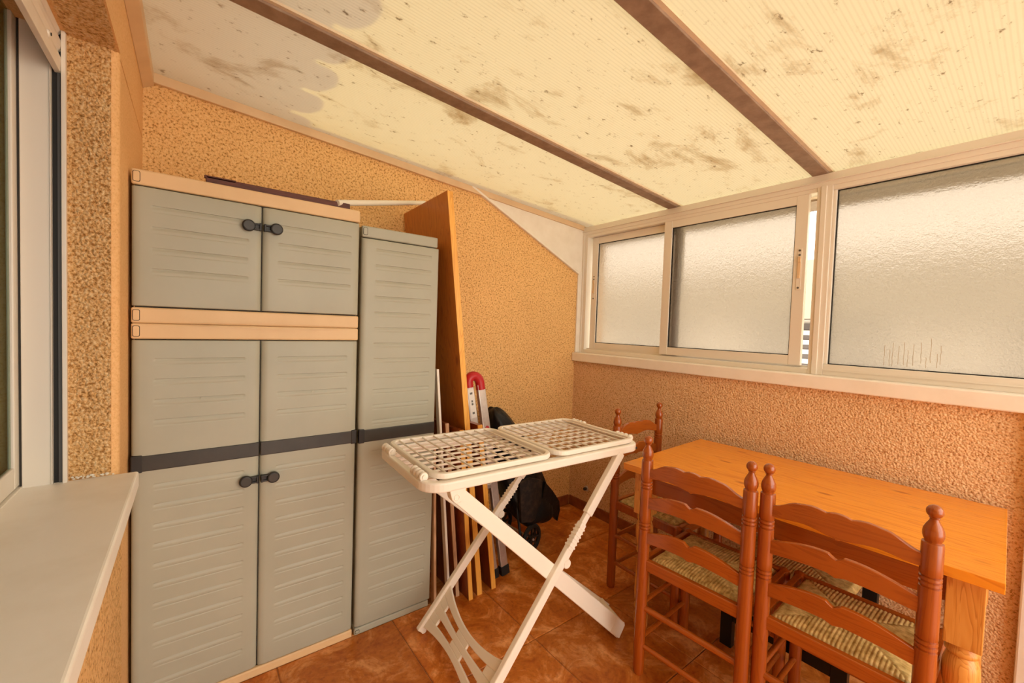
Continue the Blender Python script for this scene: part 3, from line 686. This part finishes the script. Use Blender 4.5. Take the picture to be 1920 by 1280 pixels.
# ------------------------------------------------------------------ shopping trolley with black bag
tv = empty('shopping_trolley', (1.60, 1.84, 0)); tag(tv, 'black shopping trolley bag slumped on spoked wheels in the corner', 'trolley')
def wheel(x, y, parent):
    wv = empty('wheel'); wv.parent = parent
    Mx = Matrix.Translation((x, y, .086)) @ Matrix.Rotation(math.radians(12),4,'Z') @ Matrix.Rotation(PI/2,4,'X')
    MB().tube([(.073*math.cos(2*PI*k/28), .073*math.sin(2*PI*k/28), 0) for k in range(28)], .0125, 8, closed=True).xf(Mx).build('tyre', 'black_rubber', wv, smooth=True)
    MB().lathe([(.020,-.014),(.020,.014)], (0,0,0), 16).xf(Mx).build('hub', 'handle_dark', wv, bevel=.002)
    for k in range(8):
        t = 2*PI*k/8; MB().bar((.018*math.cos(t),.018*math.sin(t),0), (.066*math.cos(t),.066*math.sin(t),0), .010, .010).xf(Mx).build('spoke', 'handle_dark', wv)
wheel(0, 0, tv); wheel(-.02, .26, tv)
MB().tube([(0,-.02,.086),(-.02,.28,.086)], .007, 10).build('axle', 'alu', tv)
# bag: rings along a slumped spine; width in x, depth in y
rings = [((.03,.06,.15),.05,.06),((.08,.07,.17),.12,.09),((.07,.10,.23),.155,.115),((.04,.14,.32),.155,.13),((.0,.16,.42),.15,.13),((-.03,.18,.52),.14,.125),((-.06,.19,.62),.125,.12),((-.10,.20,.72),.10,.105),((-.14,.205,.80),.065,.08),((-.16,.205,.845),.02,.03)]
m = MB(); vs = []; fs = []; S = 26
for ri, (c, a, b) in enumerate(rings):
    for k in range(S):
        t = 2*PI*k/S; fold = 1 + .06*math.sin(5*t + ri*.9) + .04*math.sin(9*t - ri*1.7)
        ct, st = math.cos(t), math.sin(t); e_ = .75
        vs.append((c[0] + a*fold*math.copysign(abs(ct)**e_, ct), min(.372, c[1] + b*fold*math.copysign(abs(st)**e_, st)), c[2] + .012*math.sin(3*t + ri)))
for r_ in range(len(rings)-1):
    for k in range(S): fs.append((r_*S+k, r_*S+(k+1) % S, (r_+1)*S+(k+1) % S, (r_+1)*S+k))
fs += [tuple(reversed(range(S))), tuple(range((len(rings)-1)*S, len(rings)*S))]
bag = m.add(vs, fs).build('bag', 'bag_black', tv, smooth=True, angle=80)
sb = bag.modifiers.new('sub', 'SUBSURF'); sb.levels = 1; sb.render_levels = 2
fp = MB().strip([(.10,.40),(.17,.33),(.235,.25),(.245,.19)], [(.06,.24),(.12,.22),(.19,.16),(.225,.125)], lambda a,b:(a,.005+.10*(a-.1),b), lambda a,b:(a,.03+.10*(a-.1),b)).build('flap', 'bag_black', tv, smooth=True)
MB().strip([(-.10,.44),(-.02,.45),(.07,.42)], [(-.08,.20),(-.01,.19),(.06,.21)], lambda a,b:(a,-.012+.15*abs(a),b), lambda a,b:(a,.02,b)).build('front_pocket', 'bag_cloth', tv)
for q in (-.055, .055):
    MB().tube([(q-.01,.02,.09),(q-.03,.06,.35),(q-.10,.13,.70)], .008, 8).build('frame_tube', 'handle_dark', tv, smooth=True)

# small wall fitting
fx = empty('wall_tap', (XR, 2.05, .17)); tag(fx, 'small dark round pipe fitting low on the parapet near the corner', 'fitting')
Mx = Matrix.Rotation(-PI/2, 4, 'Y')
MB().lathe([(.020,0),(.018,.006),(.011,.008)], (0,0,0), 16).xf(Mx).build('rosette', 'alu', fx, smooth=True)
MB().lathe([(.011,.006),(.012,.02),(.009,.026)], (0,0,0), 14).xf(Mx).build('pipe_stub', 'handle_dark', fx, smooth=True)

# ------------------------------------------------------------------ dining table
TB = empty('dining_table', (1.894, .614, 0), math.radians(2.7)); tag(TB, 'orange varnished pine dining table with turned legs against the parapet', 'table')
hx, hy, zt = .356, .545, .75
planks = 5
for k in range(planks):
    a = -hx + 2*hx*k/planks; b = -hx + 2*hx*(k+1)/planks
    MB().box((a+.0002, -hy, zt-.028), (b-.0002, hy, zt)).build('top_plank', 'pine_table', TB, bevel=.0008 if 0 < k < planks-1 else .0015)
for s_ in (-1, 1):
    MB().box((s_*(hx-.085)-.010, -hy+.10, zt-.125), (s_*(hx-.085)+.010, hy-.10, zt-.028)).build('apron', 'chair_wood_y', TB)
    MB().box((-hx+.10, s_*(hy-.075)-.010, zt-.125), (hx-.10, s_*(hy-.075)+.010, zt-.028)).build('apron', 'chair_wood_y', TB)
legprof = [(.030,.528),(.030,.520),(.034,.510),(.034,.502),(.028,.496),(.031,.488),(.036,.470),(.0375,.445),(.036,.420),(.030,.392),(.025,.378),(.030,.370),(.033,.362),(.030,.354),(.024,.345),(.027,.300),(.031,.240),(.033,.180),(.031,.140),(.024,.122),(.030,.114),(.032,.106),(.028,.098),(.024,.09),(.030,.07),(.030,.03),(.024,.0)]
for sx in (-1, 1):
    for sy in (-1, 1):
        cx, cy = (hx-.060 if sx > 0 else -hx+.085), sy*(hy-.065)
        lg = MB().box((cx-.036, cy-.036, .527), (cx+.036, cy+.036, zt-.028)).build('leg', 'pine_leg', TB, bevel=.002)
        MB().lathe(list(reversed(legprof)), (cx, cy, 0), 28).build('turning', 'pine_leg', lg, smooth=True, angle=45)

# ------------------------------------------------------------------ ladder-back chairs with rush seats
def post_prof():
    r = .0215
    p = [(.0175,0),(r-.001,.012),(r,.03),(r,.555)]
    def rings(z): 
        q = []
        for k in range(3):
            a = z + k*.0125; q += [(r,a),(r-.003,a+.0015),(r-.0005,a+.005),(r+.0003,a+.0065)]
        return q
    p += rings(.570) + [(r,.62),(r,.722)] + rings(.728) + [(r,.78),(r,.832),(r-.001,.838),(.0165,.840),(.0165,.8435)]
    p += [(.0185,.847),(.0205,.855),(.0207,.862),(.0195,.870),(.0192,.871),(.0182,.8735),(.0145,.882),(.0095,.891),(.0085,.896),(.011,.899)]
    p += [(.0165*math.cos(t), .914 + .0165*math.sin(t)) for t in [math.radians(-55 + 12*k) for k in range(12)]] + [(.002,.9305)]
    return p
def rush_seat(wf, wb, dp, z, N=150):
    """woven seat: four triangular fields of cords meeting at the centre"""
    m = MB(); vs = []; fs = []
    for j in range(N+1):
        v = j/N; x = .012 + (dp-.024)*v; w = (wb + (wf-wb)*v)/2
        for i in range(N+1):
            u_ = i/N*2 - 1; y = u_*w; vv = v*2 - 1
            across = abs(vv) > abs(u_)          # back/front triangles: cords run front-back
            s_ = (y if across else x)*2*PI/.0105
            rdg = .0034*abs(math.sin(s_/2))
            dome = .010*(1 - max(abs(u_), abs(vv))**4) - .010*max(0, max(abs(u_), abs(vv)) - .93)/.07
            seam = -.003*math.exp(-((abs(vv) - abs(u_))/.03)**2)
            vs.append((x, y, z + dome + rdg + seam))
    for j in range(N):
        for i in range(N): a = j*(N+1)+i; fs.append((a, a+N+1, a+N+2, a+1))
    n0 = len(vs)
    vs += [(.014,-wb/2,z-.02),(.014,wb/2,z-.02),(dp-.014,wf/2,z-.02),(dp-.014,-wf/2,z-.02)]
    fs += [(n0, n0+1, n0+2, n0+3)]
    fs += [tuple([n0+1, n0] + [i for i in range(N+1)]), tuple([n0+3, n0+2] + [N*(N+1)+i for i in range(N, -1, -1)]), tuple([n0, n0+3] + [j*(N+1) for j in range(N, -1, -1)]), tuple([n0+2, n0+1] + [j*(N+1)+N for j in range(N+1)])]
    return m.add(vs, fs)
def slat_curves(hw, kind):
    top = []; bot = []; N = 96
    for i in range(N+1):
        y = -hw + 2*hw*i/N; a = abs(y)/hw
        if kind == 0:   # crest with three lobes
            if a < .155: t = .830 + .0135*math.sqrt(max(0, 1 - (a/.19)**2))
            elif a < .55: t = .812 + .0285*math.sqrt(max(0, 1 - ((a-.36)/.42)**2)) + .0025*max(0, 1 - abs(a-.36)/.2)
            else:
                q = (a-.55)/.45; t = .8375 + (.806-.8375)*(3*q*q - 2*q**3)
            b = .774 + .010*math.sin(PI*min(1, a/.95))**2 - (.004 if a < .04 else 0)
        else:
            z0 = .655 if kind == 1 else .520
            t = z0 + .040 + .032*(math.sin(PI*(1-a)*.62))**1.1
            if a < .10: t -= .010*(1 - a/.10)**.7
            b = z0 + .016*math.sin(PI*(1-a)*.6) - (.006*(1 - a/.12) if a < .12 else 0)
        top.append((y, t)); bot.append((y, b))
    return top, bot
def make_chair(name):
    e = empty(name); hw = .183; fw_ = .186; dp = .36; zs = .452
    pp = post_prof()
    for s_ in (-1, 1):
        m = MB().lathe(pp, (0, s_*hw, 0), 24); m.build('back_post', 'chair_wood_z', e, smooth=True, angle=30)
        MB().lathe([(.017,0),(.020,.02),(.0205,.25),(.0205,.44),(.018,.455),(.008,.462)], (dp, s_*fw_, 0), 18).build('front_leg', 'chair_wood_z', e, smooth=True, angle=40)
    for kind in (0, 1, 2):
        t, b = slat_curves(hw-.012, kind)
        bow = lambda y: -.004 + .018*(1 - (y/(hw-.012))**2)*-.6
        MB().strip(t, b, lambda y,z:(bow(y)-.007,y,z), lambda y,z:(bow(y)+.007,y,z)).build('back_slat', 'chair_wood_y', e, bevel=.0015, seg=1)
    MB().box((-.010, -hw, .415), (.012, hw, .456)).build('seat_rail', 'chair_wood_y', e, bevel=.003)
    MB().box((dp-.012, -fw_, .415), (dp+.010, fw_, .456)).build('seat_rail', 'chair_wood_y', e, bevel=.003)
    for s_ in (-1, 1):
        MB().bar((0,s_*hw,.435), (dp,s_*fw_,.435), .02, .04).build('seat_rail', 'chair_wood_z', e, bevel=.003)
        for z in (.275, .135): MB().tube([(0,s_*hw,z),(dp,s_*fw_,z)], .0095, 10).build('stretcher', 'chair_wood_y', e, smooth=True, angle=60)
    MB().tube([(0,-hw,.265),(0,hw,.265)], .0115, 12).build('stretcher', 'chair_wood_y', e, smooth=True, angle=60)
    MB().tube([(0,-hw,.115),(0,hw,.115)], .0095, 12).build('stretcher', 'chair_wood_y', e, smooth=True, angle=60)
    for z in (.30, .19): MB().tube([(dp,-fw_,z),(dp,fw_,z)], .0105, 12).build('stretcher', 'chair_wood_y', e, smooth=True, angle=60)
    rush_seat(2*fw_-.036, 2*hw-.036, dp, zs).build('rush_seat', 'rush', e, smooth=True, angle=50)
    return e
GRP = 'ladder-back dining chairs at the table'
ch1 = make_chair('dining_chair'); ch2 = copy_tree(ch1); ch3 = copy_tree(ch1)
ch1.location = (1.402, .757, 0); ch1.rotation_euler.z = math.radians(3.0)
tag(ch1, 'ladder-back rush-seat chair on the long side, next to the white drying rack', 'chair', GRP)
ch2.location = (1.440, .350, 0); ch2.rotation_euler.z = math.radians(1.5)
tag(ch2, 'ladder-back rush-seat chair nearest the camera at the right end of the table', 'chair', GRP)
ch3.location = (1.921, 1.36, 0); ch3.rotation_euler.z = math.radians(-90)
tag(ch3, 'ladder-back rush-seat chair at the far short end of the table', 'chair', GRP)

# black stool with rush seat under the table
st = empty('stool', (1.835, .615, 0)); tag(st, 'low black stool with a woven rush seat pushed under the table', 'stool')
for sx in (0, .36):
    for sy in (-.195, .195):
        MB().box((sx-.016, sy-.024, 0), (sx+.016, sy+.024, .405)).build('leg', 'black_lacquer', st, bevel=.002)
    MB().box((sx-.012, -.171, .115), (sx+.012, .171, .17)).build('crossbar', 'black_lacquer', st, bevel=.002)
    MB().box((sx-.012, -.171, .345), (sx+.012, .171, .395)).build('apron', 'black_lacquer', st, bevel=.002)
rush_seat(.40, .40, .40, .405, 130).xf(Matrix.Translation((-.02,0,0))).build('rush_seat', 'rush', st, smooth=True, angle=50)

# ------------------------------------------------------------------ clothes drying rack
DR = empty('drying_rack', (1.072, 1.345, 0), math.radians(-2.4)); tag(DR, 'white plastic folding clothes drying rack with crossed legs', 'drying rack')
W, D = .505, .240
zb, zt_ = .812, .844
outer = rrect(-W,-D,W,D,.075,8); inner = rrect(-W+.026,-D+.026,W-.026,D-.026,.052,8)
MB().ringframe(outer, inner, zb, zt_).build('tray_frame', 'plastic_white', DR, bevel=.006, seg=3)
for k in range(9):
    y = -D+.048 + k*(2*D-.096)/8; MB().bar((-W+.02,y,zt_-.012), (W-.02,y,zt_-.008), .011, .007).build('tray_bar', 'plastic_white', DR, bevel=.002)
for x in (-.02, .02): MB().bar((x,-D+.02,zt_-.024), (x,D-.02,zt_-.024), .014, .012).build('tray_cross_bar', 'plastic_white', DR, bevel=.002)
for s_, (xa, xb) in ((-1, (-W+.035, .018)), (1, (.030, W-.022))):
    wg = empty('wing'); wg.parent = DR; dz = .0 if s_ < 0 else -.001
    zo = zt_ + .003 + dz
    ot = rrect(xa, -D+.016, xb, D-.008, .055, 8); it = rrect(xa+.018, -D+.034, xb-.018, D-.026, .040, 8)
    MB().ringframe(ot, it, zo, zo+.019).build('wing_frame', 'plastic_white', wg, bevel=.005, seg=3)
    n = 9
    for k in range(n):
        x = xa+.022 + (xb-xa-.044)*(k+.5)/n
        MB().tube([(x,-D+.030,zo+.0145),(x,D-.022,zo+.0145)], .0034, 8).build('rod', 'plastic_white', wg, smooth=True, angle=60)
for s_ in (-1, 1):
    for y in (-D+.095, D-.095):
        hg = empty('hinge'); hg.parent = DR; x = s_*(W-.012)
        for k in range(4): MB().lathe([(.013,-.006),(.015,-.003),(.015,.003),(.013,.006)], (0,0,0), 14).xf(Matrix.Translation((x - s_*.004, y-.036+k*.024, zt_+.010)) @ Matrix.Rotation(PI/2,4,'X')).build('knuckle', 'plastic_white', hg, smooth=True)
        MB().tube([(x - s_*.004, y-.046, zt_+.010),(x - s_*.004, y+.046, zt_+.010)], .007, 10).build('pin', 'plastic_white', hg)
        MB().box((x-s_*.004-.012, y-.042, zt_-.012), (x-s_*.004+.012, y+.042, zt_+.004)).build('bracket', 'plastic_white', hg, bevel=.003)
# legs A: feet at left, telescopic upper end at right; legs B: hinged at left, feet at right
ya, yb_ = -D+.012, D+.004
Af = {-1: (-.345, -.256, 0), 1: (-.305, .255, 0)}
At = {-1: (.372, -.228, .818), 1: (.372, .222, .818)}
for s_ in (-1, 1):
    f_ = Vector(Af[s_]); t_ = Vector(At[s_]); L_ = lambda k: f_ + (t_ - f_)*k
    k0 = .60
    l_ = MB().bar(L_(.012), L_(k0), .038, .024, (0,1,0), .034, .024)
    lo = l_.build('leg', 'plastic_white', DR, bevel=.005, seg=3)
    MB().bar(L_(k0-.004), L_(k0+.10), .031, .026, (0,1,0)).build('grip_sleeve', 'plastic_white', lo, bevel=.004)
    for q in range(6): MB().bar(L_(k0+.008+q*.014), L_(k0+.014+q*.014), .034, .029, (0,1,0)).build('grip_rib', 'plastic_white', lo, bevel=.001)
    MB().bar(L_(k0+.09), L_(.74), .026, .018, (0,1,0)).build('inner_tube', 'plastic_white', lo, bevel=.003)
    MB().bar(L_(.735), L_(1.0), .038, .026, (0,1,0)).build('outer_tube', 'plastic_white', lo, bevel=.005, seg=3)
    c_ = L_(k0-.045); MB().lathe([(.016,-.014),(.018,-.010),(.018,.010),(.016,.014)], (0,0,0), 16).xf(Matrix.Translation(c_ + Vector((.017,0,-.012))) @ Matrix.Rotation(PI/2,4,'X')).build('lock_button', 'plastic_white', lo, smooth=True)
    MB().lathe([(.012,-.013),(.012,.013)], (0,0,0), 14).xf(Matrix.Translation(f_ + Vector((.022, 0, .012))) @ Matrix.Rotation(PI/2,4,'X')).build('foot', 'plastic_white', lo, bevel=.002)
# slotted brace between the A feet
fa, fb = Vector(Af[-1]), Vector(Af[1]); ta = (Vector(At[-1]) - fa).normalized(); tb_ = (Vector(At[1]) - fb).normalized()
def bp_(u_, h):   # u across 0..1 from near to far, h up along the legs
    return fa.lerp(fb, u_) + (ta.lerp(tb_, u_))*h
nrm = (fb - fa).cross(ta).normalized()
def quadpatch(m, u0, u1, fh0, fh1, n=10, th=.011):
    top = [(u0+(u1-u0)*k/n, fh1(u0+(u1-u0)*k/n)) for k in range(n+1)]; bot = [(u0+(u1-u0)*k/n, fh0(u0+(u1-u0)*k/n)) for k in range(n+1)]
    m.strip(top, bot, lambda a,b: bp_(a,b) - nrm*th/2, lambda a,b: bp_(a,b) + nrm*th/2)
arch_lo = lambda u_: .030 + .040*math.sin(PI*u_)**.8
arch_hi = lambda u_: .235 - .055*math.sin(PI*u_)**.8
s1h = lambda u_: arch_lo(u_) + (arch_hi(u_)-arch_lo(u_))*.22
s2h = lambda u_: arch_lo(u_) + (arch_hi(u_)-arch_lo(u_))*.40
s3h = lambda u_: arch_lo(u_) + (arch_hi(u_)-arch_lo(u_))*.60
s4h = lambda u_: arch_lo(u_) + (arch_hi(u_)-arch_lo(u_))*.78
m = MB()
quadpatch(m, .02, .98, arch_lo, s1h, 24); quadpatch(m, .02, .98, s2h, s3h, 24); quadpatch(m, .02, .98, s4h, arch_hi, 24)
for (a, b) in ((.02,.15),(.41,.59),(.85,.98)):
    quadpatch(m, a, b, s1h, s2h, 4); quadpatch(m, a, b, s3h, s4h, 4)
m.build('leg_brace', 'plastic_white', DR, bevel=.002, seg=1)
# B legs
Bt = {-1: (-.400, -.222, .802), 1: (-.44, .226, .802)}
Bf = {-1: (.425, -.222, .030), 1: (.474, -.100, .034)}
for s_ in (-1, 1):
    f_ = Vector(Bf[s_]); t_ = Vector(Bt[s_])
    lo = MB().bar(t_, f_, .050 if s_ < 0 else .042, .020, (0,1,0), .068 if s_ < 0 else .048, .020).build('leg', 'plastic_white', DR, bevel=.004, seg=3)
    MB().prism([(-.030,.03),(.036,.03),(.030,-.012),(.018,-.030),(-.002,-.034),(-.016,-.018)], lambda a,b:(t_.x+a, t_.y-.016, t_.z+b), lambda a,b:(t_.x+a, t_.y+.016, t_.z+b)).build('pivot_bracket', 'plastic_white', DR, bevel=.003)
    if s_ < 0: MB().tube([(t_.x+.009*math.cos(2*PI*k/18), t_.y-.0165, t_.z-.012+.009*math.sin(2*PI*k/18)) for k in range(18)], .0015, 6, closed=True).build('pivot_ring', 'plastic_white', lo)
bd_ = (Vector(Bf[-1]) - Vector(Bt[-1])).normalized()
bn_ = Vector((-bd_.z, 0, bd_.x))
if bn_.z < 0: bn_ = -bn_
def foot_ring(c, y, a, h): 
    c = Vector((c[0], y, c[2])); return [c - bd_*a - bn_*h, c + bd_*.012 - bn_*(h-.004), c + bd_*.006 + bn_*(h-.006), c - bd_*a + bn_*h]
MB().hexa(foot_ring(Bf[-1], -.233, .075, .035), foot_ring(Bf[1], -.092, .060, .026)).build('foot_block', 'plastic_white', DR, bevel=.005, seg=3)
MB().lathe([(.005,-.001),(.005,.001)], (0,0,0), 12).xf(Matrix.Translation((W-.045,-D-.0005,zt_-.016)) @ Matrix.Rotation(PI/2,4,'X')).build('pin_hole', 'dark_gap', DR)
